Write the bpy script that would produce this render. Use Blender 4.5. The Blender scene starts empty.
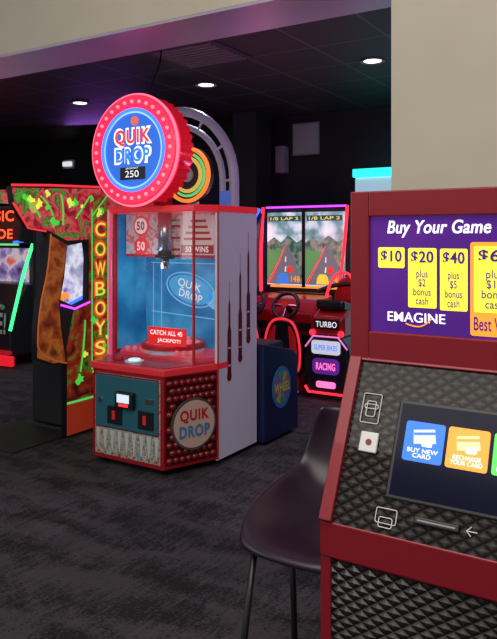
import bpy, bmesh, math, random
from mathutils import Matrix, Vector
random.seed(4)
sc=bpy.context.scene
try: sc.view_settings.view_transform='Standard'
except Exception: pass
R=math.radians
# ---------------- materials
MC={}
def mat(name,col,rough=.5,metal=0,emit=None,es=1,coat=0,spec=None):
    if name in MC: return MC[name]
    m=bpy.data.materials.new(name); m.use_nodes=True
    b=m.node_tree.nodes['Principled BSDF']
    b.inputs['Base Color'].default_value=(*col,1)
    b.inputs['Roughness'].default_value=rough
    b.inputs['Metallic'].default_value=metal
    if spec is not None: b.inputs['Specular IOR Level'].default_value=spec
    if coat: b.inputs['Coat Weight'].default_value=coat
    if emit is not None:
        b.inputs['Emission Color'].default_value=(*emit,1)
        b.inputs['Emission Strength'].default_value=es
    MC[name]=m; return m
def N(m,t): return m.node_tree.nodes.new(t)
def L(m,a,b): m.node_tree.links.new(a,b)
def noise_mat(name,stops,scale=5,detail=4,rough=.5,emit=0,bump=0,vec=(1,1,1),dist=0,metal=0,constant=False):
    m=mat(name,(1,1,1),rough,metal); b=m.node_tree.nodes['Principled BSDF']
    tc=N(m,'ShaderNodeTexCoord'); mp=N(m,'ShaderNodeMapping'); mp.inputs['Scale'].default_value=vec
    L(m,tc.outputs['Object'],mp.inputs[0])
    n=N(m,'ShaderNodeTexNoise'); n.inputs['Scale'].default_value=scale; n.inputs['Detail'].default_value=detail
    n.inputs['Distortion'].default_value=dist; out=n.outputs['Fac']
    L(m,mp.outputs[0],n.inputs['Vector'])
    cr=N(m,'ShaderNodeValToRGB'); e=cr.color_ramp
    if constant: e.interpolation='CONSTANT'
    while len(e.elements)<len(stops): e.elements.new(.5)
    for el,(p,c) in zip(e.elements,stops): el.position=p; el.color=(*c,1)
    L(m,out,cr.inputs[0]); L(m,cr.outputs[0],b.inputs['Base Color'])
    if emit:
        L(m,cr.outputs[0],b.inputs['Emission Color']); b.inputs['Emission Strength'].default_value=emit
    return m
BLACK=mat('black_plastic',(.012,.012,.014),.35)
MATTE=mat('black_matte',(.014,.014,.016),.7)
CHROME=mat('chrome',(.6,.6,.62),.2,1)
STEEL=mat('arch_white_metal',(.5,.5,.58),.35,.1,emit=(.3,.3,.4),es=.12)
WHITE=mat('white_laminate',(.86,.91,.96),.3)
RED=mat('red_gloss',(.42,.010,.016),.3,coat=.3)
KRED=mat('kiosk_red_metal',(.25,.008,.016),.42,.1,coat=.2)
def em(name,c,s=1): return mat(name,c,.4,0,c,s)
E_WHITE=em('lit_white',(.9,.9,.95),.8); E_RED=em('led_red',(1,.02,.04),2); E_CYAN=em('led_cyan',(.02,.8,.75),1.5)
E_BLUE=em('led_blue',(.03,.12,1),2); E_GREEN=em('led_green',(.05,1,.25),1.8); E_YEL=em('lit_yellow',(.95,.85,.06),.8)
E_PURPLE=em('led_purple',(.45,.05,.9),2); E_ORANGE=em('lit_orange',(.95,.3,.03),.9); E_PINK=em('led_pink',(1,.15,.4),1.6)
P_WHITE=mat('print_white',(.8,.8,.8),.5); P_YEL=mat('print_yellow',(.85,.8,.1),.5); P_RED=mat('print_red',(.6,.02,.02),.4)
P_DRED=mat('print_darkred',(.22,.008,.015),.4); P_GREY=mat('print_grey',(.3,.3,.32),.5)
glass=bpy.data.materials.new('clear_glass'); glass.use_nodes=True
nt=glass.node_tree; nt.nodes.clear()
o_=nt.nodes.new('ShaderNodeOutputMaterial'); mx=nt.nodes.new('ShaderNodeMixShader'); tr=nt.nodes.new('ShaderNodeBsdfTransparent'); gl=nt.nodes.new('ShaderNodeBsdfGlossy'); gl.inputs['Roughness'].default_value=.03
mx.inputs[0].default_value=.05; nt.links.new(tr.outputs[0],mx.inputs[1]); nt.links.new(gl.outputs[0],mx.inputs[2]); nt.links.new(mx.outputs[0],o_.inputs[0])
# ---------------- geometry helpers
I=Matrix.Identity(4)
def frame(x,y,z,rx=0,rz=0): return Matrix.Translation((x,y,z))@Matrix.Rotation(R(rz),4,'Z')@Matrix.Rotation(R(rx),4,'X')
def FRONT(y): return frame(0,y,0,90,0)
def SIDE(x): return frame(x,0,0,90,90)
def link(name,data,M=I,parent=None,m=None):
    o=bpy.data.objects.new(name,data); sc.collection.objects.link(o)
    if parent: o.parent=parent; o.matrix_basis=Matrix.Translation(-parent.location)@M
    else: o.matrix_basis=M
    if m is not None: data.materials.append(m)
    return o
def root(name,x,y,z=0):
    o=bpy.data.objects.new(name,None); o.location=(x,y,z); o.empty_display_size=.1; sc.collection.objects.link(o); return o
def bev(o,w,seg=3):
    if w:
        b=o.modifiers.new('bevel','BEVEL'); b.width=w; b.segments=seg; b.limit_method='ANGLE'
def prism(name,pts,z0,z1,M=I,m=None,parent=None,bevel=0,smooth=False):
    me=bpy.data.meshes.new(name); bm=bmesh.new()
    lo=[bm.verts.new((p[0],p[1],z0)) for p in pts]; hi=[bm.verts.new((p[0],p[1],z1)) for p in pts]
    n=len(pts)
    bm.faces.new(hi); bm.faces.new(lo[::-1])
    for i in range(n):
        f=bm.faces.new((lo[i],lo[(i+1)%n],hi[(i+1)%n],hi[i])); f.smooth=smooth
    bmesh.ops.recalc_face_normals(bm,faces=bm.faces)
    bm.to_mesh(me); bm.free()
    o=link(name,me,M,parent,m); bev(o,bevel); return o
def box(name,x0,x1,y0,y1,z0,z1,m=None,parent=None,bevel=0,M=I):
    return prism(name,[(x0,y0),(x1,y0),(x1,y1),(x0,y1)],z0,z1,M,m,parent,bevel)
def rrect(x0,x1,y0,y1,r,seg=5):
    pts=[]
    for cx,cy,a in((x1-r,y0+r,-90),(x1-r,y1-r,0),(x0+r,y1-r,90),(x0+r,y0+r,180)):
        for i in range(seg+1):
            t=R(a+90*i/seg); pts.append((cx+r*math.cos(t),cy+r*math.sin(t)))
    return pts
def circ(cx,cy,r,n=40,ry=None,tilt=0):
    out=[]
    for i in range(n):
        x=r*math.cos(2*math.pi*i/n); y=(ry or r)*math.sin(2*math.pi*i/n); c,s=math.cos(R(tilt)),math.sin(R(tilt))
        out.append((cx+x*c-y*s,cy+x*s+y*c))
    return out
def ringm(name,cx,cy,ro,ri,z0,z1,M,m,parent,n=64,lobes=0,amp=0):
    me=bpy.data.meshes.new(name); bm=bmesh.new(); rows=[]
    for i in range(n):
        t=2*math.pi*i/n; k=ro+(amp*abs(math.sin(lobes*t/2)) if lobes else 0)
        c,s=math.cos(t),math.sin(t)
        rows.append([bm.verts.new((cx+r*c,cy+r*s,z)) for r,z in((ri,z1),(k-.012,z1),(k,z1-.012),(k,z0),(ri,z0))])
    for i in range(n):
        a,b=rows[i],rows[(i+1)%n]
        for j in range(5):
            bm.faces.new((a[j],a[(j+1)%5],b[(j+1)%5],b[j]))
    bmesh.ops.recalc_face_normals(bm,faces=bm.faces); bm.to_mesh(me); bm.free()
    return link(name,me,M,parent,m)
def tube(name,pts,r,m,parent=None,cyc=False,M=I,smooth=False):
    cu=bpy.data.curves.new(name,'CURVE'); cu.dimensions='3D'; cu.bevel_depth=r; cu.bevel_resolution=3; cu.use_fill_caps=True
    sp=cu.splines.new('NURBS' if smooth else 'POLY'); sp.points.add(len(pts)-1)
    for p,q in zip(sp.points,pts): p.co=(*q,1)
    sp.use_cyclic_u=cyc
    if smooth: sp.use_endpoint_u=True; sp.order_u=3
    return link(name,cu,M,parent,m)
def rod(name,a,b,r,m,parent):
    a=Vector(a);b=Vector(b);d=b-a
    M=Matrix.Translation(a)@d.to_track_quat('Z','Y').to_matrix().to_4x4()
    return prism(name,circ(0,0,r,14),0,d.length,M,m,parent,0,True)
def text(name,s,cx,cy,w,h,M,m,parent,z=.002,bold=.015,shear=0,rot=0):
    cu=bpy.data.curves.new(name,'FONT'); cu.body=s; cu.size=1; cu.offset=bold; cu.shear=shear; cu.align_x='CENTER'; cu.space_line=.85; cu.space_character=1+bold*4
    o=bpy.data.objects.new(name,cu); sc.collection.objects.link(o); cu.materials.append(m)
    bpy.context.view_layer.update()
    bb=[Vector(c) for c in o.bound_box]; x0=min(b.x for b in bb);x1=max(b.x for b in bb);y0=min(b.y for b in bb);y1=max(b.y for b in bb)
    ww=max(x1-x0,.01); hh=max(y1-y0,.01)
    S=Matrix.Diagonal((w/ww,h/hh,1,1)); T=Matrix.Translation((-(x0+x1)/2,-(y0+y1)/2,0))
    o.parent=parent
    o.matrix_basis=Matrix.Translation(-parent.location)@M@Matrix.Translation((cx,cy,z))@Matrix.Rotation(R(rot),4,'Z')@S@T
    return o
def pan(name,x0,x1,y0,y1,z0,z1,M,m,parent,bevel=0): return box(name,x0,x1,y0,y1,z0,z1,m,parent,bevel,M)
def sph(name,items,m,parent,M=I,seg=10):
    me=bpy.data.meshes.new(name); bm=bmesh.new()
    for (x,y,z,r) in items:
        bmesh.ops.create_uvsphere(bm,u_segments=seg,v_segments=max(6,seg-2),radius=r,matrix=Matrix.Translation((x,y,z)))
    for f in bm.faces: f.smooth=True
    bm.to_mesh(me); bm.free(); return link(name,me,M,parent,m)
def plight(name,loc,e,c,parent,r=.1):
    l=bpy.data.lights.new(name,'POINT'); l.energy=e; l.color=c; l.shadow_soft_size=r; return link(name,l,Matrix.Translation(loc),parent)

# ================= ROOM
CEIL=3.05; YB=7.5
wallmat=noise_mat('beige_paint',[(.3,(.55,.485,.375)),(.7,(.59,.525,.41))],scale=3,rough=.8)
carpet=mat('carpet',(.03,.03,.03),.95); b=carpet.node_tree.nodes['Principled BSDF']
tc=N(carpet,'ShaderNodeTexCoord')
def nz(sx,sy,sc_,det,dist=0):
    mp=N(carpet,'ShaderNodeMapping'); mp.inputs['Scale'].default_value=(sx,sy,1); L(carpet,tc.outputs['Object'],mp.inputs[0])
    n=N(carpet,'ShaderNodeTexNoise'); n.inputs['Scale'].default_value=sc_; n.inputs['Detail'].default_value=det; n.inputs['Distortion'].default_value=dist
    L(carpet,mp.outputs[0],n.inputs['Vector']); return n.outputs['Fac']
def mth(m,op,a,b_=None,v=None):
    n=N(m,'ShaderNodeMath'); n.operation=op; L(m,a,n.inputs[0])
    if b_ is not None: L(m,b_,n.inputs[1])
    elif v is not None: n.inputs[1].default_value=v
    return n.outputs[0]
big=nz(1,2.4,2.4,3,.6); fine=nz(1,1.6,60,2); mid=nz(5,1.2,7,4,.8)
ck=N(carpet,'ShaderNodeTexBrick'); ck.inputs['Scale'].default_value=1; ck.inputs['Brick Width'].default_value=.61; ck.inputs['Row Height'].default_value=.61; ck.inputs['Mortar Size'].default_value=.004
ck.inputs['Color1'].default_value=(.7,.7,.7,1); ck.inputs['Color2'].default_value=(1.1,1.1,1.1,1); ck.inputs['Mortar'].default_value=(.6,.6,.6,1)
L(carpet,tc.outputs['Object'],ck.inputs['Vector'])
s=mth(carpet,'ADD',mth(carpet,'MULTIPLY',big,v=.75),mth(carpet,'ADD',mth(carpet,'MULTIPLY',fine,v=.6),mth(carpet,'MULTIPLY',mid,v=.5)))
cr=N(carpet,'ShaderNodeValToRGB'); L(carpet,s,cr.inputs[0])
cr.color_ramp.elements[0].position=.80; cr.color_ramp.elements[0].color=(.007,.006,.007,1)
cr.color_ramp.elements[1].position=1.0; cr.color_ramp.elements[1].color=(.070,.060,.066,1)
mm=N(carpet,'ShaderNodeMix'); mm.data_type='RGBA'; mm.blend_type='MULTIPLY'; mm.inputs[0].default_value=1
L(carpet,cr.outputs[0],mm.inputs[6]); L(carpet,ck.outputs[0],mm.inputs[7]); L(carpet,mm.outputs[2],b.inputs['Base Color'])
bp=N(carpet,'ShaderNodeBump'); bp.inputs['Strength'].default_value=.5; bp.inputs['Distance'].default_value=.004; L(carpet,fine,bp.inputs['Height']); L(carpet,bp.outputs[0],b.inputs['Normal'])
box('floor',-10,4,-4,YB+.1,-.1,0,carpet)
dark=mat('dark_wall_paint',(.008,.008,.011),.7)
box('wall_back',-10,2,YB,YB+.15,0,CEIL+.1,dark)
box('wall_left',-10.15,-10,-4,YB+.15,0,4.2,dark)
box('wall_right',2,2.15,3.41,YB+.15,0,CEIL+.1,dark)
wf=root('wall_front',-1.1,3.2)
box('pier',-1.108,4,3.01,3.41,0,4.2,wallmat,wf)
box('header',-10,-1.108,3.01,3.41,2.76,4.2,wallmat,wf)
sof=noise_mat('soffit_lit_lilac',[(.3,(.42,.36,.48)),(.7,(.48,.42,.54))],scale=2,rough=.35)  # purple light on the header underside is put into this lilac colour
box('trim_1',-10,-1.10,3.012,3.42,2.745,2.76,sof,None)
box('baseboard_front',-1.12,4,2.995,3.01,0,.1,BLACK)
ct=mat('ceiling_tile_black',(.02,.02,.02),.6); b=ct.node_tree.nodes['Principled BSDF']
tc2=N(ct,'ShaderNodeTexCoord'); br=N(ct,'ShaderNodeTexBrick'); br.offset=0
br.inputs['Scale'].default_value=1; br.inputs['Brick Width'].default_value=.61; br.inputs['Row Height'].default_value=.61; br.inputs['Mortar Size'].default_value=.012
br.inputs['Color1'].default_value=(.014,.012,.015,1); br.inputs['Color2'].default_value=(.024,.020,.025,1); br.inputs['Mortar'].default_value=(.09,.08,.10,1)
L(ct,tc2.outputs['Object'],br.inputs['Vector']); L(ct,br.outputs['Color'],b.inputs['Base Color'])
box('ceiling',-10,2,3.41,YB,CEIL,CEIL+.1,ct)
box('baseboard_back',-10,2,YB-.015,YB,0,.1,BLACK)
dl=em('downlight_lens',(.9,.97,1),3)
for x in(-2.19,-3.91,-5.62,-7.3,-.5):
    r=root('recessed_downlight',x,5.5,CEIL)
    ringm('trim_ring',x,5.5,.105,.075,CEIL-.008,CEIL-.0,I,P_GREY,r,32); prism('lens',circ(x,5.5,.075,24),CEIL-.006,CEIL-.001,I,dl,r)
    l=bpy.data.lights.new('downlight_lamp','SPOT'); l.energy=18; l.spot_size=R(110); l.spot_blend=.6; l.color=(.85,.92,1); l.shadow_soft_size=.07
    o=link('lamp',l,Matrix.Translation((x,5.5,CEIL-.03)),r)
v=root('ceiling_vent',-3.29,4.55,CEIL)
box('vent_frame',-3.6,-2.98,4.25,4.85,CEIL-.012,CEIL-.001,mat('vent_grey',(.05,.045,.055),.5),v)
for i in range(9): box('louver_%d'%i,-3.57,-3.01,4.28+i*.062,4.31+i*.062,CEIL-.03,CEIL-.012,mat('vent_louver',(.16,.15,.17),.5),v)
def area(name,loc,rot,size,sy,e,c):
    l=bpy.data.lights.new(name,'AREA'); l.shape='RECTANGLE'; l.size=size; l.size_y=sy; l.energy=e; l.color=c
    o=bpy.data.objects.new(name,l); o.location=loc; o.rotation_euler=[R(a) for a in rot]; sc.collection.objects.link(o)
area('lobby_ceiling_light',(-.4,-.5,3.9),(30,0,-4),4,2.5,125,(1,.94,.86))
area('lobby_window_light',(-5.5,-2.2,2.2),(80,0,-50),3,2,42,(.9,.95,1))
area('purple_fill_light',(-6.6,6.9,2.9),(-35,0,20),1.0,.4,10,(.5,.15,1))  # added fill to tint the far room purple, no fixture modelled
area('magenta_fill_light',(-1.0,5.2,2.9),(0,35,0),.8,.4,14,(.75,.25,1))  # added magenta fill for the arcade ceiling area, no fixture behind it
area('purple_soffit_fill',(-3.4,3.75,2.0),(160,0,0),4.5,.1,8,(.75,.45,1))  # unseen helper in mid-air, throws purple up onto the header underside
w=bpy.data.worlds.new('world'); sc.world=w; w.use_nodes=True
w.node_tree.nodes['Background'].inputs[0].default_value=(.8,.85,.95,1); w.node_tree.nodes['Background'].inputs[1].default_value=.22
s1=root('wall_access_panel',-3.83,YB,2.75); box('panel',-4.0,-3.68,YB-.03,YB-.001,2.58,2.93,mat('panel_grey',(.36,.44,.40),.6),s1,.005)
box('panel_rim',-4.02,-3.66,YB-.015,YB-.0005,2.56,2.95,P_GREY,s1)
box('column',-4.55,-4.22,6.95,7.3,0,CEIL,mat('column_black',(.016,.016,.02),.6))
s2=root('wall_speaker',-4.1,YB,2.5)
box('speaker_cabinet',-4.21,-4.08,YB-.12,YB-.001,2.35,2.68,mat('speaker_white',(.3,.31,.34),.5),s2,.01); box('speaker_grille',-4.2,-4.09,YB-.125,YB-.12,2.37,2.66,P_GREY,s2)
ex=root('exit_light',-7.9,YB,2.6); box('housing',-7.96,-7.80,YB-.08,YB-.001,2.64,2.71,E_WHITE,ex,.01); box('back_plate',-8.0,-7.76,YB-.03,YB-.0005,2.61,2.74,P_GREY,ex)

# ================= KIOSK
X0,X1=-.67,-.085
K=root('game_card_kiosk',-.38,1.7)
diam=mat('diamond_black_vinyl',(.03,.026,.026),.24,.2,coat=.3); b=diam.node_tree.nodes['Principled BSDF']
t_=N(diam,'ShaderNodeTexCoord'); sx=N(diam,'ShaderNodeSeparateXYZ'); L(diam,t_.outputs['Object'],sx.inputs[0])
ax=mth(diam,'MULTIPLY',sx.outputs[0],v=1/.036); ay=mth(diam,'MULTIPLY',sx.outputs[1],v=1/.026)
p1=mth(diam,'PINGPONG',mth(diam,'ADD',ax,ay),v=.5); p2=mth(diam,'PINGPONG',mth(diam,'SUBTRACT',ax,ay),v=.5)
hh=mth(diam,'MINIMUM',p1,p2)
bp=N(diam,'ShaderNodeBump'); bp.inputs['Strength'].default_value=1; bp.inputs['Distance'].default_value=.018; L(diam,hh,bp.inputs['Height']); L(diam,bp.outputs[0],b.inputs['Normal'])
cr=N(diam,'ShaderNodeValToRGB'); cr.color_ramp.elements[0].color=(.003,.003,.003,1); cr.color_ramp.elements[1].color=(.11,.092,.085,1); cr.color_ramp.elements[1].position=.42  # brownish highlights and dark creases of the diamonds painted into base colour
L(diam,hh,cr.inputs[0]); L(diam,cr.outputs[0],b.inputs['Base Color'])
prof=[(1.386,0),(2.05,0),(2.05,1.3),(1.95,1.66),(1.565,1.66),(1.565,1.262),(1.39,.93),(1.386,.85)]
prism('body',prof,X0+.004,X1-.004,frame(0,0,0,90,90),KRED,K)
FK=FRONT(1.552)
pan('bezel_left',X0,-.623,1.262,1.661,-.02,.012,FK,KRED,K,.003); pan('bezel_right',-.132,X1,1.262,1.661,-.02,.012,FK,KRED,K,.003)
pan('bezel_top',-.623,-.132,1.601,1.661,-.02,.012,FK,KRED,K,.003); pan('bezel_bottom',-.623,-.132,1.262,1.329,-.02,.012,FK,KRED,K,.003)
dsp=noise_mat('display_purple',[(.3,(.045,.008,.15)),(.7,(.085,.015,.20))],scale=4,detail=1,rough=.2,emit=.7)
pan('display',-.623,-.132,1.329,1.601,-.012,.0,FK,dsp,K)
KW=em('display_white',(.9,.9,.95),.85); KP=em('display_text_purple',(.07,.01,.2),.5)
text('title','Buy Your Game Cards',-.413,1.571,.335,.040,FK,KW,K,.002,.012,.2); text('title_weight','Buy Your Game Cards',-.4122,1.571,.335,.040,FK,KW,K,.0025,.012,.2)
def tile(i,x0,x1,z0,z1,amt,sub=None):
    prism('price_tile_%d'%i,rrect(x0,x1,z0,z1,.004),.0,.0015,FK,E_YEL,K)
    text('price_%d'%i,amt,(x0+x1)/2,z1-.022,(x1-x0)*.78,.03,FK,KP,K,.003,.015); text('price_weight_%d'%i,amt,(x0+x1)/2+.001,z1-.022,(x1-x0)*.78,.03,FK,KP,K,.0035,.015)
    if sub: text('bonus_%d'%i,sub,(x0+x1)/2,z0+(z1-.042-z0)/2,(x1-x0)*.62,(z1-z0)*.58,FK,KP,K,.003,.008)
tile(1,-.603,-.539,1.48,1.528,'$10')
tile(2,-.530,-.464,1.39,1.527,'$20','plus\n$2\nbonus\ncash')
tile(3,-.456,-.395,1.387,1.526,'$40','plus\n$5\nbonus\ncash')
prism('best_value_tile',rrect(-.389,-.285,1.335,1.541,.006),0,.001,FK,E_ORANGE,K)
tile(4,-.381,-.293,1.387,1.532,'$60','plus\n$10\nbonus\ncash')
text('best_value','Best Value',-.335,1.362,.092,.030,FK,KP,K,.003,.012)
tile(5,-.275,-.205,1.39,1.527,'$100','plus\n$20\nbonus\ncash')
text('logo_text','EMAGINE',-.512,1.367,.135,.022,FK,KW,K,.002,.004); text('logo_text_weight','EMAGINE',-.5112,1.367,.135,.022,FK,KW,K,.0025,.004)
tube('logo_swoosh',[(-.535,1.352,.003),(-.515,1.345,.003),(-.49,1.349,.003),(-.475,1.366,.003)],.0015,E_ORANGE,K,M=FK,smooth=True)
FC=frame(0,1.376,.928,62.5,0); SL=.3766
pan('cheek_left',X0,-.640,0,SL,-.01,.014,FC,KRED,K,.003); pan('cheek_right',-.115,X1,0,SL,-.01,.014,FC,KRED,K,.003)
pan('console_panel',-.640,-.115,0,SL,-.012,.002,FC,diam,K)
pan('console_top_strip',X0,X1,SL-.008,SL+.006,-.01,.010,FC,KRED,K,.002)
SB,ST=.082,.28
pan('touchscreen_bezel',-.532,-.222,SB-.008,ST+.008,.0,.006,FC,BLACK,K,.003)
pan('touchscreen',-.524,-.230,SB,ST,.004,.007,FC,mat('screen_glass_dark',(.003,.003,.008),.12,emit=(.01,.01,.03),es=.5,spec=.1),K)
b0=.158; b1=.243
E_BB=em('button_blue',(.02,.15,.7),.9);E_BG=em('button_green',(.08,.55,.08),.9)
for i,(x0,m_,t1) in enumerate(((-.508,E_BB,'BUY NEW\nCARD'),(-.415,E_ORANGE,'RECHARGE\nYOUR CARD'),(-.321,E_BG,'CHECK\nBALANCE'))):
    prism('button_%d'%i,rrect(x0,x0+.086,b0,b1,.006),.006,.0085,FC,m_,K)
    text('button_label_%d'%i,t1,x0+.043,b0+.018,.066,.02,FC,KW,K,.0095,.012)
    prism('button_card_%d'%i,[(x0+.022,b0+.036),(x0+.070,b0+.043),(x0+.064,b0+.073),(x0+.018,b0+.066)],.0085,.0095,FC,mat('button_icon%d'%i,(.8,.7,.4),.5,emit=[(.3,.6,.85),(.75,.62,.3),(.4,.8,.4)][i],es=.6),K)
    prism('button_icon_%d'%i,rrect(x0+.04,x0+.062,b0+.033,b0+.046,.003),.0095,.0105,FC,KW,K)
    prism('button_stripe_%d'%i,[(x0+.0205,b0+.055),(x0+.0675,b0+.062),(x0+.0665,b0+.067),(x0+.0195,b0+.060)],.0095,.010,FC,m_,K)
WL=mat('white_line',(.75,.7,.68),.5)
def outl(name,x0,x1,y0,y1,M=FC,z=.006,r=.0011): 
    tube(name,[(p[0],p[1],z) for p in rrect(x0,x1,y0,y1,.004)],r,WL,K,cyc=True,M=M)
outl('card_icon',-.618,-.575,.225,.292); outl('card_icon_hand',-.607,-.586,.24,.275); outl('card_icon_slot',-.612,-.580,.258,.268)
pan('card_reader',-.609,-.567,.160,.205,.002,.01,FC,mat('reader_white',(.75,.72,.7),.4),K,.003)
prism('card_reader_spot',circ(-.587,.182,.007,16),.01,.0115,FC,P_DRED,K)
outl('receipt_icon',-.545,-.500,.022,.052); outl('receipt_icon_2',-.537,-.508,.014,.034)
pan('card_slot',-.462,-.37,.035,.05,.002,.012,FC,BLACK,K,.003); pan('card_slot_gap',-.455,-.377,.041,.044,.012,.0125,FC,P_GREY,K)
tube('arrow',[(-.355,.043,.006),(-.335,.043,.006)],.0011,WL,K,M=FC); tube('arrow_head',[(-.347,.052,.006),(-.356,.043,.006),(-.347,.034,.006)],.0011,WL,K,M=FC)
FL=FRONT(1.376)
pan('lip',X0,X1,.852,.93,-.02,.004,FL,KRED,K,.004)
pan('door_frame_left',X0,-.645,.02,.852,-.02,.0,FL,KRED,K,.003); pan('door_frame_right',-.11,X1,.02,.852,-.02,.0,FL,KRED,K,.003)
pan('door_panel',-.645,-.11,.06,.845,-.02,-.006,FL,diam,K); pan('kick_plate',-.645,-.11,.02,.06,-.02,-.002,FL,KRED,K)
box('kiosk_feet',X0+.05,X1-.05,1.45,2.0,-.0,.02,MATTE,K)

# ================= BAR STOOL
SX=-.90
S=root('bar_stool',SX,1.88)
prf=[(1.64,.664),(1.66,.686),(1.76,.690),(1.88,.688),(1.98,.694),(2.05,.722),(2.10,.79),(2.125,.89),(2.135,.985)]
me=bpy.data.meshes.new('shell'); bm=bmesh.new(); g=[]
NX=12
for j,(y,z) in enumerate(prf):
    f=j/(len(prf)-1); row=[]
    hw=.175+.022*math.sin(math.pi*min(1,f*1.5))-(.05 if j==len(prf)-1 else .02 if j==len(prf)-2 else 0)
    for i in range(NX+1):
        u=-1+2*i/NX; e=abs(u)**3
        rise=e*(.0+.09*math.sin(math.pi*min(1,f*1.1))**1.6) if f>.1 else -e*.01
        if f>.75: rise*=.25
        row.append(bm.verts.new((SX+u*hw, y-e*.08*max(0,f-.45)+ (e*.03 if j<2 else 0), z+rise)))
    g.append(row)
for j in range(len(prf)-1):
    for i in range(NX): bm.faces.new((g[j][i],g[j][i+1],g[j+1][i+1],g[j+1][i])).smooth=True
bm.to_mesh(me); bm.free()
sh=link('shell',me,I,S,mat('stool_vinyl',(.024,.009,.022),.33)); so=sh.modifiers.new('s','SOLIDIFY'); so.thickness=.02; so.offset=-1
sh.modifiers.new('ss','SUBSURF').render_levels=2
legs=[((SX-.145,1.72,.67),(SX-.20,1.655,0)),((SX+.14,1.72,.67),(SX+.18,1.655,0)),((SX-.14,1.93,.68),(SX-.15,1.98,0)),((SX+.14,1.93,.68),(SX+.18,1.98,0))]
for i,(a,c) in enumerate(legs): rod('leg_%d'%(i+1),a,c,.010,BLACK,S)
def lp(l,t): return tuple(a+(c-a)*t for a,c in zip(*l))
for i,(a,c) in enumerate(((0,1),(1,3),(3,2),(2,0))): rod('footrest_%d'%(i+1),lp(legs[a],.62),lp(legs[c],.62),.008,BLACK,S); rod('seat_rail_%d'%(i+1),lp(legs[a],.02),lp(legs[c],.02),.009,BLACK,S)

# ================= QUICK DROP GAME
Q=root('ball_drop_arcade_game',-3.12,3.95)
hexL=[(-3.43,3.48),(-2.81,3.48),(-2.65,3.86),(-2.65,4.36),(-3.59,4.36),(-3.59,3.86)]
def grow(h,d): 
    cx,cy=-3.12,3.95; return [(x+(d if x>cx else -d),y+(d if y>cy else -d)) for x,y in h]
prism('base_cabinet',hexL,.05,.66,I,RED,Q,.004)
prism('plinth',grow(hexL,-.04),.03,.06,I,MATTE,Q)
sph('casters',[(x,y,.03,.03) for x,y in((-3.38,3.56),(-2.86,3.56),(-2.72,4.28),(-3.52,4.28))],BLACK,Q)
led=grow(hexL,.015); led[2]=(-2.645,3.86); led[3]=(-2.645,4.0); led[4]=(-3.6,4.0)
prism('ledge',led,.655,.70,I,mat('ledge_red',(.55,.03,.04),.25,emit=(.6,.02,.03),es=.3),Q,.008)
prism('ledge_top',grow([(-3.43,3.48),(-2.81,3.48),(-2.65,3.84),(-2.68,3.95),(-3.56,3.95),(-3.59,3.84)],-.02),.70,.704,I,mat('ledge_deck',(.34,.04,.08),.2),Q)
FQ=FRONT(3.48)
teal=mat('coin_door_teal',(.03,.15,.19),.35)
orn=noise_mat('ornate_print',[(.0,(.20,.38,.38)),(.42,(.45,.52,.44)),(.5,(.30,.05,.04)),(.56,(.5,.54,.44)),(.75,(.1,.25,.27))],scale=14,detail=2,dist=2,rough=.5)
pan('front_art',-3.405,-2.835,.08,.63,.0,.004,FQ,orn,Q)
pan('coin_door',-3.395,-2.85,.27,.62,.003,.012,FQ,teal,Q,.004)
pan('coin_door_border',-3.40,-2.845,.262,.628,.001,.006,FQ,P_DRED,Q)  # dark red border round the coin door
for i,x in enumerate((-3.27,-3.0)):
    pan('coin_slot_plate_%d'%i,x-.01,x+.14-.02,.30,.42,.012,.022,FQ,BLACK,Q,.004)
    pan('coin_slot_lit_%d'%i,x+.035,x+.06,.33,.39,.022,.024,FQ,em('coin_dark_red',(.3,.01,.01),.8),Q)
pan('card_reader_box',-3.19,-3.03,.42,.53,.012,.05,FQ,BLACK,Q,.01); pan('card_reader_screen',-3.165,-3.06,.46,.515,.05,.053,FQ,em('reader_lit',(.6,.7,.85),.9),Q)
pan('card_reader_logo',-3.15,-3.07,.435,.452,.05,.053,FQ,E_RED,Q)
prism('lock',circ(-3.35,.45,.018,16),.012,.02,FQ,CHROME,Q); pan('ticket_slot',-2.95,-2.88,.47,.50,.012,.02,FQ,CHROME,Q)
for i in range(9):
    x=-3.375+i*.064; prism('drip_%d'%i,[(x-.018,.25),(x+.018,.25),(x+.006,.13),(x,.105),(x-.006,.13)],.004,.007,FQ,mat('drip_cream',(.62,.66,.58),.5),Q)
    prism('drip_dot_%d'%i,circ(x,.095,.008,10),.004,.007,FQ,P_RED,Q)
FX=frame(-2.81,3.48,0,90,67.2)
pan('side_art',.012,.40,.08,.645,0,.004,FX,mat('art_maroon',(.06,.004,.006),.4),Q)
it=[]
for j in range(11):
    for i in range(8):
        x=.04+i*.047+(.023 if j%2 else 0); y=.105+j*.050
        if x<.385 and (x-.21)**2+(y-.33)**2>.165**2: it.append((x,y,.004,.024))
sph('art_balls',it,mat('ball_red',(.24,.012,.012),.22,coat=.5),Q,FX)
prism('logo_disc',circ(.21,.33,.17,40),.02,.034,FX,mat('logo_dark',(.1,.08,.08),.4),Q); prism('logo_face',circ(.21,.33,.155,40),.034,.037,FX,mat('logo_cream',(.72,.50,.38),.5),Q)
text('logo_quick','QUIK',.21,.385,.22,.085,FX,P_RED,Q,.04,.035); text('logo_drop','DROP',.21,.285,.23,.08,FX,mat('logo_blue',(.05,.25,.5),.4),Q,.04,.035)
FXL=frame(-3.59,3.86,0,90,-67.2); pan('side_art_left',.012,.40,.08,.645,0,.004,FXL,MC['art_maroon'],Q)
FS=SIDE(-2.65)
box('side_panel_right',-2.672,-2.648,3.86,4.37,.04,1.765,WHITE,Q,.002); box('side_panel_left',-3.592,-3.568,3.86,4.37,.04,1.765,RED,Q,.002)
box('rear_panel',-3.57,-2.67,4.34,4.37,.66,1.765,MATTE,Q)
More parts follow.
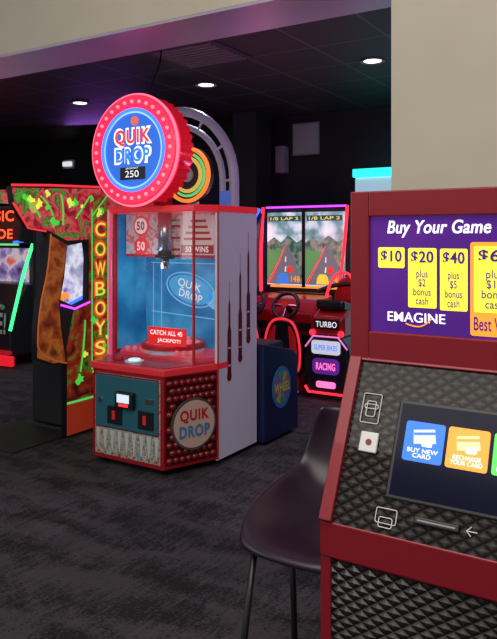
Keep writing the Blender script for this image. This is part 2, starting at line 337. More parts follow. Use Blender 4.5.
tube('panel_edge',[(-2.648,3.862,.05),(-2.648,3.862,1.765)],.006,P_RED,Q)
DR=mat('dart_red',(.16,.006,.010),.4)
for i,(y,zb,zt) in enumerate(((4.0,.56,1.13),(4.14,.67,1.32),(4.25,.79,1.47))):
    w_=.022
    pts=[(y-w_,zb+.05)]+[(y+w_*1.25*math.cos(R(a)),zb+.03+.035*math.sin(R(a))) for a in range(180,361,30)]+[(y+w_,zb+.05),(y+w_,zb+.34),(y+.010,zb+.38),(y+.010,zt-.05),(y,zt),(y-.010,zt-.05),(y-.010,zb+.38),(y-w_,zb+.34)]
    prism('dart_%d'%i,pts,.002,.005,FS,DR,Q); 
    pan('dart_line_%d'%i,y-.002,y+.002,zt,zt+.12,.002,.004,FS,P_GREY,Q)
    pan('dart_stripe_%d'%i,y-.016,y+.016,zb+.22,zb+.232,.005,.0055,FS,P_WHITE,Q); pan('dart_stripeb_%d'%i,y-.016,y+.016,zb+.10,zb+.110,.005,.0055,FS,P_WHITE,Q)
hexU=[(-3.50,3.72),(-2.75,3.72),(-2.65,3.86),(-2.65,4.37),(-3.59,4.37),(-3.59,3.86)]
prism('top_cap',grow(hexU,.008),1.73,1.775,I,mat('cap_red',(.5,.02,.03),.3,emit=(.7,.02,.03),es=.5),Q,.006)
for i,(x,y) in enumerate(((-3.50,3.725),(-2.75,3.725))): tube('post_%d'%i,[(x,y,.70),(x,y,1.75)],[.014,.010][i],[mat('post_pink',(.5,.1,.2),.2,.3,emit=(.7,.03,.2),es=.8),P_RED][i],Q)
tube('post_left_rear',[(-3.585,3.86,.7),(-3.585,3.86,1.75)],.012,P_RED,Q)
box('glass_front',-3.49,-2.76,3.722,3.727,.70,1.735,glass,Q)
prism('glass_side',[(-2.75,3.725),(-2.66,3.858),(-2.664,3.86),(-2.754,3.727)],.70,1.735,I,glass,Q)
prism('glass_left',[(-3.5,3.725),(-3.58,3.858),(-3.576,3.86),(-3.496,3.727)],.70,1.735,I,glass,Q)
FI=FRONT(4.2)
blue=noise_mat('playfield_blue',[(.25,(.005,.07,.20)),(.45,(.012,.16,.36)),(.6,(.04,.28,.50)),(.78,(.12,.4,.6))],scale=2.6,detail=3,rough=.35,emit=.45)
pan('playfield_back',-3.565,-2.675,.72,1.735,0,.01,FI,blue,Q)
pan('inner_left',3.87,4.2,.72,1.735,0,.008,SIDE(-3.566),blue,Q)
pan('inner_right',3.87,4.2,.72,1.735,-.006,0,SIDE(-2.674),blue,Q)
FM=FRONT(3.95)
hdr=noise_mat('header_art',[(.3,(.25,.25,.32)),(.44,(.5,.42,.45)),(.52,(.5,.06,.06)),(.60,(.45,.38,.40)),(.75,(.3,.1,.12))],scale=9,detail=4,rough=.4,emit=.35)
pan('header_art',-3.54,-2.70,1.43,1.725,0,.01,FM,hdr,Q)
pan('header_red_bar',-3.54,-2.70,1.41,1.43,0,.014,FM,P_RED,Q)
for i in range(6): pan('header_stripe_%d'%i,-3.24,-3.0+.0*i,1.46+i*.042,1.475+i*.042,.01,.014,FM,[P_RED,P_WHITE][i%2],Q)
CR=em('circle_red',(.7,.03,.04),.5); CW=em('circle_white',(.7,.65,.65),.5)
prism('jackpot_circle',circ(-3.39,1.64,.075),.01,.016,FM,CR,Q); prism('jackpot_circle_in',circ(-3.39,1.64,.058),.016,.02,FM,CW,Q)
text('jackpot_num','50',-3.39,1.64,.075,.065,FM,P_RED,Q,.022,.03)
prism('jackpot_circle_r',circ(-3.39,1.49,.065),.01,.016,FM,CR,Q); text('jackpot_num_r','50',-3.39,1.49,.075,.065,FM,CW,Q,.018,.03)
prism('rules_plate',rrect(-3.02,-2.72,1.43,1.71,.02),.012,.02,FM,mat('rules_cream',(.5,.40,.40),.4,emit=(.6,.38,.38),es=.35),Q)
pan('rules_bar',-3.01,-2.73,1.44,1.50,.02,.024,FM,P_RED,Q); text('rules_win','50 WINS',-2.87,1.47,.2,.04,FM,CW,Q,.026,.02)
for i in range(4): pan('rules_line_%d'%i,-2.99+.02*i,-2.75-.015*i,1.535+i*.042,1.553+i*.042,.02,.022,FM,P_RED,Q)
prism('dispenser_neck',circ(-3.12,3.88,.05,24),1.42,1.73,I,mat('dispenser_metal',(.5,.5,.55),.25,.8),Q,smooth=True); prism('dispenser_tip',circ(-3.12,3.88,.03,24),1.33,1.42,I,CHROME,Q,smooth=True)
prism('dispenser_collar',circ(-3.12,3.88,.07,24),1.40,1.43,I,BLACK,Q,smooth=True)
G=em('graphic_pale',(.18,.45,.65),.5)
prism('graphic_oval',circ(-3.12,1.16,.21,40,.10,-14),.011,.013,FI,em('graphic_mid',(.05,.32,.56),.5),Q)
text('graphic_quick','QUIK',-3.13,1.19,.22,.07,FI,CW,Q,.015,.01,rot=-14); text('graphic_drop','DROP',-3.12,1.115,.22,.06,FI,CW,Q,.015,.01,rot=-14)
tube('graphic_ring',[(p[0],p[1],.016) for p in circ(-3.12,1.16,.23,40,.12,-14)],.005,G,Q,cyc=True,M=FI)
prism('graphic_oval_2',circ(-2.86,1.08,.13,40,.07,-14),.011,.013,FI,G,Q)
tube('graphic_line',[(-3.5,1.36,.014),(-2.7,1.36,.014)],.004,G,Q,M=FI)
tube('graphic_line_2',[(-3.5,.98,.014),(-2.7,.94,.014)],.004,G,Q,M=FI)
for i,x in enumerate((-3.48,-3.40)): tube('graphic_vline_%d'%i,[(x,.8,.014),(x,1.36,.014)],.003,G,Q,M=FI)
prism('turntable',circ(-3.12,3.98,.22,40),.73,.79,I,mat('turntable_white',(.6,.6,.65),.3,emit=(.35,.4,.5),es=.25),Q,smooth=True)
ringm('turntable_rim',-3.12,3.98,.235,.20,.76,.80,I,P_RED,Q)
prism('play_floor',grow(hexU,-.05),.705,.73,I,mat('floor_redplay',(.4,.03,.04),.3,emit=(.7,.04,.08),es=.35),Q)
sph('balls',[(-3.12+.15*math.cos(a*.7),3.98+.15*math.sin(a*.7),.80,.02) for a in range(9)]+[(-3.4+.05*i,3.8+.02*(i%3),.75,.02) for i in range(12)],em('ball_pink',(.7,.15,.2),.4),Q)
pan('catch_sign',-3.16,-2.83,.81,.93,-.012,0,FRONT(3.74),em('catch_red',(.75,.02,.02),.6),Q)
text('catch_text','CATCH ALL 45',-2.995,.895,.28,.032,FRONT(3.738),E_WHITE,Q,.003,.02); text('catch_text2','JACKPOT!',-2.97,.84,.2,.032,FRONT(3.738),E_WHITE,Q,.003,.02)
prism('button_base',circ(-3.16,3.60,.065,24),.704,.712,I,P_WHITE,Q); prism('button_cap',circ(-3.16,3.60,.042,24),.712,.725,I,em('button_pale',(.5,.8,.85),.8),Q,.006)
prism('button2',circ(-3.30,3.60,.03,24),.704,.73,I,P_RED,Q,.005)
plight('interior_lamp',(-3.2,3.82,1.3),1.8,(.6,.8,1),Q); plight('interior_red_fill',(-3.0,3.80,.95),.7,(1,.08,.1),Q,.05)  # the red point light is added to tint the case bottom
# round marquee
FMq=FRONT(3.56); cx,cz=-3.13,2.145
redm=mat('marquee_red',(.5,.01,.02),.25,emit=(1,.01,.03),es=.28,coat=.4)
ringm('marquee_rim',cx,cz,.355,.05,-.17,-.02,FMq,redm,Q,216,40,.022)
ringm('marquee_ring',cx,cz,.375,.285,-.03,.02,FMq,mat('marquee_glow',(.9,.02,.06),.25,emit=(1,.015,.055),es=1.35,coat=.2),Q,96)
tube('marquee_rim_tube',[(cx+.373*math.cos(a*math.pi/36),cz+.373*math.sin(a*math.pi/36),.0) for a in range(72)],.012,em('marquee_tube',(1,.12,.20),1.7),Q,cyc=True,M=FMq)
ringm('marquee_blue_ring',cx,cz,.287,.262,-.02,.026,FMq,em('marquee_blue',(.03,.12,1),2.4),Q,96)
ringm('marquee_violet_ring',cx,cz,.262,.25,-.02,.022,FMq,em('marquee_violet',(.2,.35,1),1.9),Q,96)
prism('marquee_face',circ(cx,cz,.258,60),-.02,.012,FMq,em('marquee_face',(.02,.11,.50),1.1),Q)
sph('marquee_bulbs',[(cx+.327*math.cos(2*math.pi*i/32),cz+.327*math.sin(2*math.pi*i/32),.022,.013) for i in range(32)],em('bulb_pink',(1,.2,.26),1.6),Q,FMq,8)
E_W2=em('marquee_white',(.95,.85,.8),1.1)
text('marquee_quick_outline','QUIK',cx,cz+.085,.34,.14,FMq,E_W2,Q,.014,.08); text('marquee_quick','QUIK',cx,cz+.085,.31,.112,FMq,em('mq_red',(.85,.03,.02),1),Q,.018,.03)
text('marquee_drop_outline','DROP',cx,cz-.035,.33,.12,FMq,E_W2,Q,.014,.08); text('marquee_drop','DROP',cx,cz-.035,.30,.092,FMq,em('mq_blue',(.03,.2,.7),1),Q,.018,.03)
prism('marquee_balloon',circ(cx+.02,cz+.195,.03,24),.012,.02,FMq,em('mq_balloon',(.9,.1,.05),1),Q)
pan('counter_window',cx-.11,cx+.11,cz-.20,cz-.115,.01,.02,FMq,BLACK,Q,.006); text('counter_digits','250',cx,cz-.162,.12,.045,FMq,E_WHITE,Q,.022,.0)
text('counter_label','JACKPOT',cx,cz-.125,.11,.012,FMq,E_W2,Q,.022,.01)
box('marquee_mount',-3.25,-2.99,3.60,3.80,1.77,1.83,RED,Q)
tube('power_cable',[(-3.12,3.68,2.5),(-3.14,3.85,2.8),(-3.15,3.9,3.05)],.006,BLACK,Q)

# ================= BLUE PEDESTAL
B=root('redemption_game_pedestal',-2.9,4.67)
navy=mat('navy_laminate',(.008,.018,.075),.35)
prism('pedestal_body',[(4.40,.03),(4.93,.03),(4.93,.60),(4.86,.66),(4.40,.76)],-.55,0,SIDE(-2.60),navy,B,.004)
pan('pedestal_feet',4.45,4.88,0,.04,-.5,-.05,SIDE(-2.60),MATTE,B)
FB=SIDE(-2.60)
prism('emblem_outer',circ(4.66,.40,.145,40,.16),0,.004,FB,mat('emb_blue',(.04,.25,.5),.4),B)
for i in range(8):
    a0=R(i*45); a1=R(i*45+30); c_=[(.55,.08,.1),(.6,.45,.05),(.1,.4,.2),(.4,.1,.4)][i%4]
    prism('emblem_ray_%d'%i,[(4.66+.05*math.cos(a0),.40+.05*math.sin(a0)),(4.66+.12*math.cos(a0),.40+.13*math.sin(a0)),(4.66+.12*math.cos(a1),.40+.13*math.sin(a1)),(4.66+.05*math.cos(a1),.40+.05*math.sin(a1))],.004,.006,FB,mat('emb_%d'%(i%4),c_,.4),B)
text('emblem_text','WHEEL',4.66,.40,.24,.07,FB,P_YEL,B,.008,.03)
box('control_head',-3.1,-2.66,4.45,4.80,.66,.74,MATTE,B,.02)

# ================= ARCH GAME
A=root('arched_ticket_game',-4.12,5.35)
AX=-4.13
def archp(r,y): return [(AX+r*1.0,y,1.0)]+[(AX+r*math.cos(R(a)),y,2.08+r*math.sin(R(a))) for a in range(0,181,9)]+[(AX-r,y,1.0)]
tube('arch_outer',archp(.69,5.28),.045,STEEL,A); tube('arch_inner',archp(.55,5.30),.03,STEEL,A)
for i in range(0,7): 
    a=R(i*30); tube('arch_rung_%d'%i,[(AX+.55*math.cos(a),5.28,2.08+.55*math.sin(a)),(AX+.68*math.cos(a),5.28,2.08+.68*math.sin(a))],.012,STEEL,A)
box('game_body',-4.86,-3.40,5.15,5.62,.04,1.0,mat('game_body_dark',(.03,.03,.07),.4),A,.02); box('game_back',-4.66,-3.6,5.54,5.6,1.0,1.8,mat('game_back_dark',(.02,.02,.05),.4),A)
box('game_feet',-4.8,-3.46,5.2,5.6,0,.04,MATTE,A)
pan('game_lit_panel',-3.56,-3.46,1.75,1.98,0,.02,FRONT(5.24),em('arch_panel_blue',(.05,.1,.4),.8),A)
FA=FRONT(5.36)
WX=-4.03
prism('wheel_face',circ(WX,2.16,.27,40),-.06,0,FA,mat('wheel_dark',(.05,.03,.02),.4),A)
ringm('wheel_ring_orange',WX,2.16,.27,.235,0,.02,FA,em('wheel_orange',(1,.22,.03),1.1),A); ringm('wheel_ring_green',WX,2.16,.215,.19,0,.015,FA,em('wheel_green',(.15,.7,.2),.7),A)
ringm('wheel_ring_pink',WX,2.16,.175,.14,0,.015,FA,em('wheel_pink',(.8,.5,.1),.7),A)
prism('wheel_hub',circ(WX,2.16,.07,24),0,.02,FA,P_WHITE,A)
box('wheel_post',WX-.05,WX+.05,5.42,5.48,1.0,1.95,STEEL,A)

# ================= SHOOTING CABINET
C=root('shooting_arcade_cabinet',-4.4,4.0)
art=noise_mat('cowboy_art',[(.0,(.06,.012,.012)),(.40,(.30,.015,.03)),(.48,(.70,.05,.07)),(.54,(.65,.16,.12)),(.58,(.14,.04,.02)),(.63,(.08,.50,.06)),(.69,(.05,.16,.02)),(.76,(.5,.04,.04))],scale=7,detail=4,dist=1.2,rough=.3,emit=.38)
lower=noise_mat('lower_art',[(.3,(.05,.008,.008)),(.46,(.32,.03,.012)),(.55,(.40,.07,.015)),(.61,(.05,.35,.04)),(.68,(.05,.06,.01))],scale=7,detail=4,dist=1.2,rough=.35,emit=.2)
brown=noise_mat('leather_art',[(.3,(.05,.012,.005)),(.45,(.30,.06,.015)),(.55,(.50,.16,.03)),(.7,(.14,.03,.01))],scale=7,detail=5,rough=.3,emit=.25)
outer=[(3.24,1.916),(3.26,1.80),(3.396,1.622),(3.56,1.60),(3.60,1.52),(3.575,1.35),(3.50,1.10),(3.47,.90),(3.469,.66),(3.62,.60),(3.76,.575),(3.76,.02),(4.6,.02),(4.6,1.97),(4.19,1.968),(3.6,1.935)]
hole=[(3.77,1.49),(3.97,1.52),(3.99,1.40),(3.98,1.06),(3.84,1.02),(3.70,1.08),(3.74,1.25)]
def holed(name,M,z0,z1,m):
    cu=bpy.data.curves.new(name,'CURVE'); cu.dimensions='2D'; cu.fill_mode='BOTH'; cu.extrude=(z1-z0)/2
    for pts in(outer,hole):
        sp=cu.splines.new('POLY'); sp.points.add(len(pts)-1); sp.use_cyclic_u=True
        for p,q in zip(sp.points,pts): p.co=(q[0],q[1],0,1)
    return link(name,cu,M@Matrix.Translation((0,0,(z0+z1)/2)),C,m)
SC=SIDE(-3.99)
holed('side_panel_right',SC,-.05,0,MATTE)
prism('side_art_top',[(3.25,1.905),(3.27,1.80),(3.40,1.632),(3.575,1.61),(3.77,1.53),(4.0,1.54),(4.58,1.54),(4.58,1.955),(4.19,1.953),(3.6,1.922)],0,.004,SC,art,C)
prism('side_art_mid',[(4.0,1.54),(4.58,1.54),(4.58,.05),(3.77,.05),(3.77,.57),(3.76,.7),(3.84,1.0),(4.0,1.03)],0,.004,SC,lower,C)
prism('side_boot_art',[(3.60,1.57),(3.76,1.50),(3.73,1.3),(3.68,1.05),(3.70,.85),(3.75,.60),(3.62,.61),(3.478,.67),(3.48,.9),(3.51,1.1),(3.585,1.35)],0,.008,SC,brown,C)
tube('boot_trim',[(3.60,1.58,.008),(3.585,1.35,.008),(3.51,1.1,.008),(3.478,.9,.008),(3.475,.66,.008),(3.76,.59,.008)],.006,em('trim_orange_dim',(.5,.12,.02),.4),C,M=SC,smooth=True)
prism('side_panel_left',[(4.3,.02),(4.6,.02),(4.6,1.95),(4.3,1.95)],-.04,0,SIDE(-4.95),MATTE,C)
prism('roof',[(4.3,1.80),(4.6,1.80),(4.6,1.95),(4.3,1.95)],-.92,-.04,SC,MATTE,C)
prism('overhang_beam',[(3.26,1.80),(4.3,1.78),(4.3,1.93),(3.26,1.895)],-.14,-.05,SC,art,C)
pan('column_strip',4.02,4.20,.5,1.90,0.004,.010,SC,noise_mat('column_art',[(.35,(.06,.20,.02)),(.48,(.20,.40,.03)),(.54,(.45,.04,.02)),(.68,(.30,.02,.02))],scale=10,detail=4,dist=1,emit=.25),C)
LO=em('letter_outline',(.75,.06,.02),.8); LG=em('letter_lime',(.65,.85,.08),.8)
for i,ch in enumerate('COWBOYS'):
    text('column_letter_back_%d'%i,ch,4.115,1.62-i*.16,.145,.145,SC,LO,C,.012,.07); text('column_letter_%d'%i,ch,4.115,1.62-i*.16,.11,.11,SC,LG,C,.015,.0)
for s_ in (4.025,4.205): tube('column_edge_%d'%(s_*1000),[(s_,.5,.01),(s_+.0,1.2,.01),(s_,1.78,.01)],.005,em('edge_green',(.08,.7,.12),.7),C,M=SC)
GS=em('slime_green',(.06,.62,.06),.8)
rs=random.Random(3)
for i in range(18):
    y=rs.uniform(3.35,4.3); z=rs.uniform(1.66,1.88)
    if i>11: y=rs.uniform(3.85,4.2); z=rs.uniform(.30,.95)
    r0=rs.uniform(.012,.035); prism('splat_%d'%i,[(y+r0*(1+.5*math.sin(a*2.3+i))*math.cos(a),z+r0*(1+.5*math.cos(a*3.1))*math.sin(a)) for a in [j*math.pi/7 for j in range(14)]],0.002,.012,SC,[GS,LG][i%2],C)
for i,(ya,za,yb,zb) in enumerate(((3.34,1.84,3.5,1.70),(3.5,1.86,3.62,1.72),(3.7,1.88,3.72,1.65),(3.85,1.70,4.0,1.88),(4.02,1.72,4.2,1.90),(3.9,.5,3.95,.9))): tube('neon_scratch_%d'%i,[(ya,za,.01),((ya+yb)/2+.02,(za+zb)/2+.02,.01),(yb,zb,.01)],.006,GS,C,M=SC,smooth=True)
prism('badge_skull',circ(3.44,1.78,.04,20,.05),.0,.012,SC,em('badge_gold',(.6,.45,.1),.5),C)
TR=em('trim_redglow',(.9,.03,.05),.9)
tube('led_top',[(3.25,1.925,.0),(3.6,1.945,.0),(4.58,1.98,0)],.009,TR,C,M=SC)
tube('led_under',[(3.26,1.80,.0),(3.396,1.622,.0),(3.56,1.60,0)],.007,TR,C,M=SC)
pan('screen',-4.9,-4.06,.95,1.7,0,.02,FRONT(4.45),noise_mat('screen_shoot',[(.3,(.03,.03,.15)),(.45,(.4,.4,.6)),(.55,(.8,.8,.9)),(.7,(.2,.1,.5))],scale=5,detail=5,emit=.8),C)
box('screen_housing',-4.90,-4.05,4.46,4.6,.02,1.80,MATTE,C)
box('gun_pedestal',-4.6,-4.05,3.95,4.45,.02,.85,MATTE,C,.02)
tube('led_purple_edge',[(3.70,1.04,.01),(3.84,1.0,.01),(4.0,1.04,.01)],.009,E_PURPLE,C,M=SC)
for i,x in enumerate((-4.45,-4.2)):
    tube('gun_%d'%i,[(x,4.05,.85),(x,4.0,1.0),(x,4.2,1.06)],.03,[E_ORANGE,E_BLUE][i],C)
pan('base_orange',3.765,4.3,.03,.27,0.004,.010,SC,mat('base_orange',(.42,.05,.02),.45,emit=(.5,.04,.015),es=.25),C)
pan('base_green_line',3.765,4.3,.27,.285,0.004,.012,SC,em('edge_green',(.08,.7,.12),.7),C)
box('floor_mat',-4.75,-4.05,3.3,3.9,.0,.012,MATTE,C)

# ================= LEFT REAR CABINET
D=root('dinosaur_shooting_cabinet',-7.45,6.4)
box('body',-8.3,-6.75,5.95,7.1,.1,1.45,mat('cab_dark',(.02,.02,.03),.35),D,.03); box('foot',-8.25,-6.8,6.0,7.05,0,.1,MATTE,D)
prism('front_pod',[(5.5,.12),(6.0,.12),(6.0,1.0),(5.75,.98),(5.5,.62)],-1.5,0,SIDE(-6.78),mat('pod_dark',(.03,.025,.04),.3),D,.02)
box('red_base',-8.32,-6.7,5.44,5.50,.02,.14,em('base_red_glow',(.8,.015,.03),.8),D,.01); box('red_base_top',-8.3,-6.74,5.42,5.5,.16,.2,em('base_red2',(.4,.01,.02),.6),D,.01)
FD2=FRONT(5.49)
text('pod_title','RAGE!',-7.15,.52,.62,.26,FD2,P_WHITE,D,.004,.03,.1); text('pod_title2','RAMPAGE',-7.3,.30,.6,.1,FD2,P_RED,D,.004,.03)
pan('screen',-8.1,-6.95,.95,1.42,0,.02,FRONT(5.93),noise_mat('dino_screen',[(.3,(.04,.02,.05)),(.45,(.2,.15,.4)),(.55,(.5,.45,.5)),(.68,(.5,.1,.08))],scale=5,emit=.8),D)
prism('canopy',[(5.6,1.5),(7.1,1.4),(7.1,1.95),(5.7,1.95)],-1.55,0,SIDE(-6.75),MATTE,D,.03)
NR=em('neon_red',(1,.06,.02),2.6)
text('canopy_title','JURASSIC',-7.35,1.80,1.05,.17,FRONT(5.62),NR,D,.03,.02); text('canopy_title2','ARCADE',-7.3,1.60,.9,.12,FRONT(5.62),NR,D,.03,.02)
tube('led_green_arc',[(-6.72,5.45,.45),(-6.66,5.5,.8),(-6.60,5.55,1.15),(-6.50,5.6,1.48)],.02,E_GREEN,D,smooth=True)
tube('led_blue_arc',[(-6.78,5.55,1.5),(-6.75,6.2,1.55)],.015,E_BLUE,D)
tube('canopy_led',[(-8.3,5.6,1.47),(-6.76,5.6,1.47)],.014,em('led_green_dim',(.1,.6,.2),1),D)
tube('bench_rail',[(-7.9,5.45,.72),(-7.3,5.42,.80),(-6.85,5.45,.72)],.03,P_GREY,D,smooth=True)
plight('neon_glow',(-7.3,5.2,1.6),6,(1,.1,.05),D,.3)  # added point light for red neon ambience beside the sign
plight('green_glow',(-6.4,5.3,1.0),2,(.1,1,.3),D,.2)  # added point light, green ambience near the LED arc

# ================= RACING CABINET
G_=root('driving_arcade_cabinet',-3.5,6.6)
FR=FRONT(6.9)
box('screen_housing',-4.06,-3.02,6.92,7.25,.3,1.90,MATTE,G_,.02); box('tower',-3.85,-3.2,6.75,7.2,0,.95,BLACK,G_,.03)
race=noise_mat('race_scene',[(.30,(.04,.12,.10)),(.42,(.18,.35,.38)),(.50,(.6,.75,.85)),(.60,(.85,.92,.95)),(.74,(.3,.5,.7))],scale=3,detail=3,dist=.2,rough=.2,emit=.8)
hillm=noise_mat('hills',[(.35,(.03,.10,.07)),(.5,(.12,.25,.18)),(.6,(.3,.32,.25))],scale=14,detail=4,rough=.3,emit=.6)
def track(n,x0,x1):
    w=x1-x0; X=lambda f:x0+w*f
    pan('screen_%d'%n,x0,x1,1.02,1.84,0,.03,FR,race,G_)
    prism('hills_%d'%n,[(x0,1.50),(X(.2),1.56),(X(.4),1.50),(X(.6),1.58),(X(.85),1.50),(x1,1.54),(x1,1.03),(x0,1.03)],.03,.0308,FR,hillm,G_)
    prism('road_%d'%n,[(X(.0),1.03),(X(1),1.03),(X(.80),1.30),(X(.62),1.46),(X(.52),1.46),(X(.35),1.30)],.031,.0325,FR,em('road_grey',(.16,.17,.2),.7),G_)
    prism('kerb_%d'%n,[(X(.0),1.03),(X(.05),1.03),(X(.38),1.30),(X(.53),1.46),(X(.52),1.46),(X(.35),1.30)],.0325,.0335,FR,E_RED,G_)
    prism('grass_%d'%n,[(x0,1.05),(X(.33),1.30),(X(.45),1.40),(x0,1.42)],.031,.032,FR,em('grass_green',(.10,.30,.10),.8),G_)
    for i in range(3): prism('lane_%d_%d'%(n,i),[(X(.5+.01*i),1.06+i*.11),(X(.54+.005*i),1.06+i*.11),(X(.55),1.12+i*.11),(X(.53),1.12+i*.11)],.032,.034,FR,E_WHITE,G_)
    prism('rival_car_%d'%n,rrect(X(.58),X(.74),1.16,1.23,.02),.033,.036,FR,em('car_red',(.7,.04,.03),.9),G_)
    prism('own_car_%d'%n,[(X(.3),1.04),(X(.62),1.04),(X(.60),1.11),(X(.54),1.15),(X(.38),1.15),(X(.32),1.11)],.033,.037,FR,em([ 'car_blue','car_yel'][n-1],[(.04,.2,.7),(.8,.6,.05)][n-1],.9),G_)
    pan('hud_bar_%d'%n,X(.04),X(.96),1.74,1.80,.03,.033,FR,em('hud_dark',(.02,.08,.12),.7),G_); text('hud_text_%d'%n,'1/8 LAP 2',X(.5),1.77,w*.8,.035,FR,E_YEL,G_,.036,.01)
    text('hud_speed_%d'%n,'148',X(.82),1.09,w*.25,.07,FR,E_ORANGE,G_,.038,.02)
track(1,-4.02,-3.57); track(2,-3.53,-3.06)
pan('screen_divider',-3.57,-3.53,1.0,1.88,0,.04,FR,BLACK,G_)
pan('lower_display',-3.98,-3.08,.99,1.015,0,.03,FR,em('orange_strip',(.9,.3,.05),1),G_)
tube('led_left_blue',[(-4.12,6.85,1.88),(-4.16,6.6,1.6),(-4.13,6.5,1.25),(-4.05,6.45,.95)],.024,E_BLUE,G_,smooth=True); tube('led_left_red',[(-4.07,6.86,1.90),(-4.05,6.75,1.4),(-4.0,6.7,.95)],.02,E_RED,G_,smooth=True)
tube('led_right_red',[(-3.02,6.86,1.90),(-3.0,6.75,1.4),(-3.05,6.7,.98)],.018,E_RED,G_,smooth=True)
tube('led_top',[(-4.04,6.88,1.90),(-3.04,6.88,1.90)],.012,E_PURPLE,G_)
prism('wing_left',[(6.5,.7),(6.95,.6),(6.95,1.86),(6.85,1.86),(6.62,1.6),(6.52,1.25)],-.03,.0,SIDE(-4.06),mat('wing_blue',(.03,.03,.1),.3),G_)
DK=mat('dash_dark',(.03,.01,.015),.3)
prism('dash',[(6.3,.55),(6.8,.5),(6.8,.94),(6.5,.90),(6.3,.78)],-.85,0,SIDE(-3.15),RED,G_,.03)
pan('dash_stripe',-3.98,-3.16,.60,.68,0,.01,FRONT(6.29),DK,G_)
def wheel(n,x,y,z):
    sw=frame(x,y,z,60,0)
    tube('steering_wheel_%d'%n,[(.14*math.cos(a*math.pi/12),.14*math.sin(a*math.pi/12),0) for a in range(24)],.02,BLACK,G_,cyc=True,M=sw)
    tube('wheel_spoke_%d'%n,[(-.13,0,0),(.13,0,0)],.018,CHROME,G_,M=sw); tube('wheel_spoke_b_%d'%n,[(0,-.13,0),(0,0,0)],.018,CHROME,G_,M=sw); tube('steering_column_%d'%n,[(0,0,0),(0,0,-.2)],.03,BLACK,G_,M=sw)
    prism('wheel_hub_%d'%n,circ(0,0,.035,20),0,.03,sw,P_RED,G_)
    pan('dash_gauge_%d'%n,x-.11,x+.11,.80,.88,0,.02,frame(0,6.40,.03,75,0),em('gauge_lit',(.5,.55,.7),.9),G_)
wheel(1,-3.80,6.18,.86); wheel(2,-3.40,6.18,.86)
seatm=mat('seat_black',(.02,.02,.03),.4); seatr=mat('seat_red',(.5,.015,.02),.35,emit=(.6,.01,.02),es=.2)
def seat(n,x):
    sr=frame(x,5.98,-.12,90,0)
    prism('seat_back_%d'%n,[(-.17,.30),(.17,.30),(.2,.5),(.18,.72),(.1,.86),(-.1,.86),(-.18,.72),(-.2,.5)],-.09,.0,sr,seatm,G_,.03)
    for k,q in enumerate((-1,1)): prism('seat_stripe_%d_%d'%(n,k),[(q*.15,.34),(q*.17,.5),(q*.15,.70),(q*.09,.80),(q*.07,.80),(q*.10,.5),(q*.09,.34)][::q],0,.012,sr,seatr,G_,.004)
    tube('seat_led_%d'%n,[(-.17,.30,.005),(-.21,.5,.005),(-.18,.74,.005),(-.1,.87,.005),(.1,.87,.005),(.18,.74,.005),(.21,.5,.005),(.17,.30,.005)],.012,TR,G_,M=sr,cyc=True,smooth=True)
    box('seat_cushion_%d'%n,x-.19,x+.19,6.0,6.35,.22,.36,seatm,G_,.04); box('seat_base_%d'%n,x-.16,x+.16,6.02,6.6,0,.24,RED,G_,.03)
    tube('base_led_%d'%n,[(x-.16,6.0,.04),(x+.16,6.0,.04)],.014,E_BLUE,G_)
seat(1,-3.80); seat(2,-3.33)
plight('race_glow',(-3.6,6.0,1.5),7,(1,.25,.4),G_,.2)  # added point light for pink ambience round the seats, no fixture

# ================= MOTORBIKE CABINET
H=root('motorbike_arcade_cabinet',-2.7,6.5)
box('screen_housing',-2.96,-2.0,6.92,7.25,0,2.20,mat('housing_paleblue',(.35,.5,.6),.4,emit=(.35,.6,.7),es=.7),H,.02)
box('led_header',-2.97,-1.99,6.88,7.26,2.20,2.29,E_CYAN,H,.01)
pan('screen',-2.9,-2.08,1.1,1.7,0,.02,FRONT(6.91),race,H)
podm=mat('pod_black',(.02,.02,.03),.25)
prism('pod',[(-3.06,.06),(-2.64,.06),(-2.60,.30),(-2.63,.52),(-2.72,.62),(-2.98,.62),(-3.07,.52),(-3.10,.30)],-.5,0,FRONT(5.98),podm,H,.03)
box('pod_foot',-3.02,-2.68,6.02,6.45,0,.06,MATTE,H)
FH=FRONT(5.975)
prism('pod_plate',rrect(-3.0,-2.70,.44,.57,.03),0,.008,FH,em('plate_lit',(.6,.6,.75),.8),H); text('pod_plate_text','SUPER BIKES',-2.85,.505,.24,.05,FH,MC['mq_blue'],H,.01,.02)
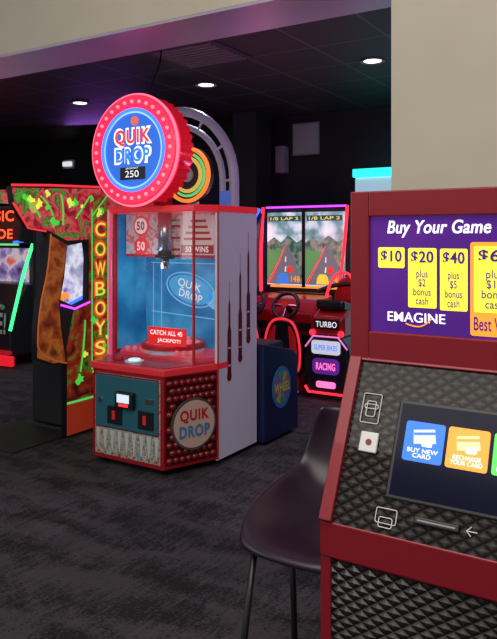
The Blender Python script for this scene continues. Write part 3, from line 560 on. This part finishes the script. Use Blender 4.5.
prism('pod_logo',rrect(-2.99,-2.71,.25,.40,.05),0,.008,FH,em('pod_purple',(.12,.02,.3),.7),H); text('pod_logo_text','RACING',-2.85,.325,.2,.07,FH,E_PINK,H,.01,.02)
prism('pod_lamp',rrect(-2.95,-2.75,.12,.18,.02),0,.008,FH,E_PINK,H)
tube('pod_led_red',[(-3.07,.12,.0),(-3.03,.07,.01),(-2.67,.07,.01),(-2.63,.12,0)],.012,E_RED,H,M=FH); tube('pod_led_top',[(-3.07,.50,.0),(-2.98,.61,.01),(-2.72,.61,.01),(-2.63,.50,0)],.008,em('pod_edge',(.7,.2,.5),1),H,M=FH)
prism('tail_fairing',[(6.0,.6),(6.9,.6),(6.88,1.0),(6.7,1.05),(6.45,.80),(6.15,.86),(6.0,.80)],-.34,0,SIDE(-2.68),RED,H,.04)
prism('bike_seat',[(6.05,.86),(6.35,.80),(6.45,.84),(6.35,.90),(6.05,.96)],-.30,0,SIDE(-2.70),podm,H,.03)
pan('fairing_plate',-2.98,-2.72,.68,.77,0,.012,FRONT(5.995),DK,H); text('fairing_text','TURBO',-2.85,.725,.22,.055,FRONT(5.995),E_WHITE,H,.016,.01)
for i,x in enumerate((-3.0,-2.70)): prism('tail_lamp_%d'%i,circ(x,.64,.03,16),0,.015,FRONT(5.995),E_RED,H)
tube('handlebar',[(-3.15,6.4,1.0),(-3.0,6.5,1.08),(-2.7,6.5,1.08),(-2.55,6.4,1.0)],.022,BLACK,H,smooth=True)
tube('windscreen',[(-3.0,6.3,.95),(-2.98,6.35,1.15),(-2.85,6.4,1.22),(-2.72,6.35,1.15),(-2.70,6.3,.95)],.014,E_RED,H,smooth=True)
prism('fairing_fork',[(-3.02,.9),(-2.68,.9),(-2.74,1.12),(-2.85,1.16),(-2.96,1.12)],-.1,0,FRONT(6.5),RED,H,.02)

# ================= CAMERA
c=bpy.data.cameras.new('camera'); c.sensor_width=36; c.sensor_fit='AUTO'; c.lens=690/639*36; c.shift_y=-(319.5-238)/639; c.clip_start=.05
o=bpy.data.objects.new('camera',c); o.location=(0,0,1.55); o.rotation_euler=(R(90),0,R(31.9)); sc.collection.objects.link(o); sc.camera=o
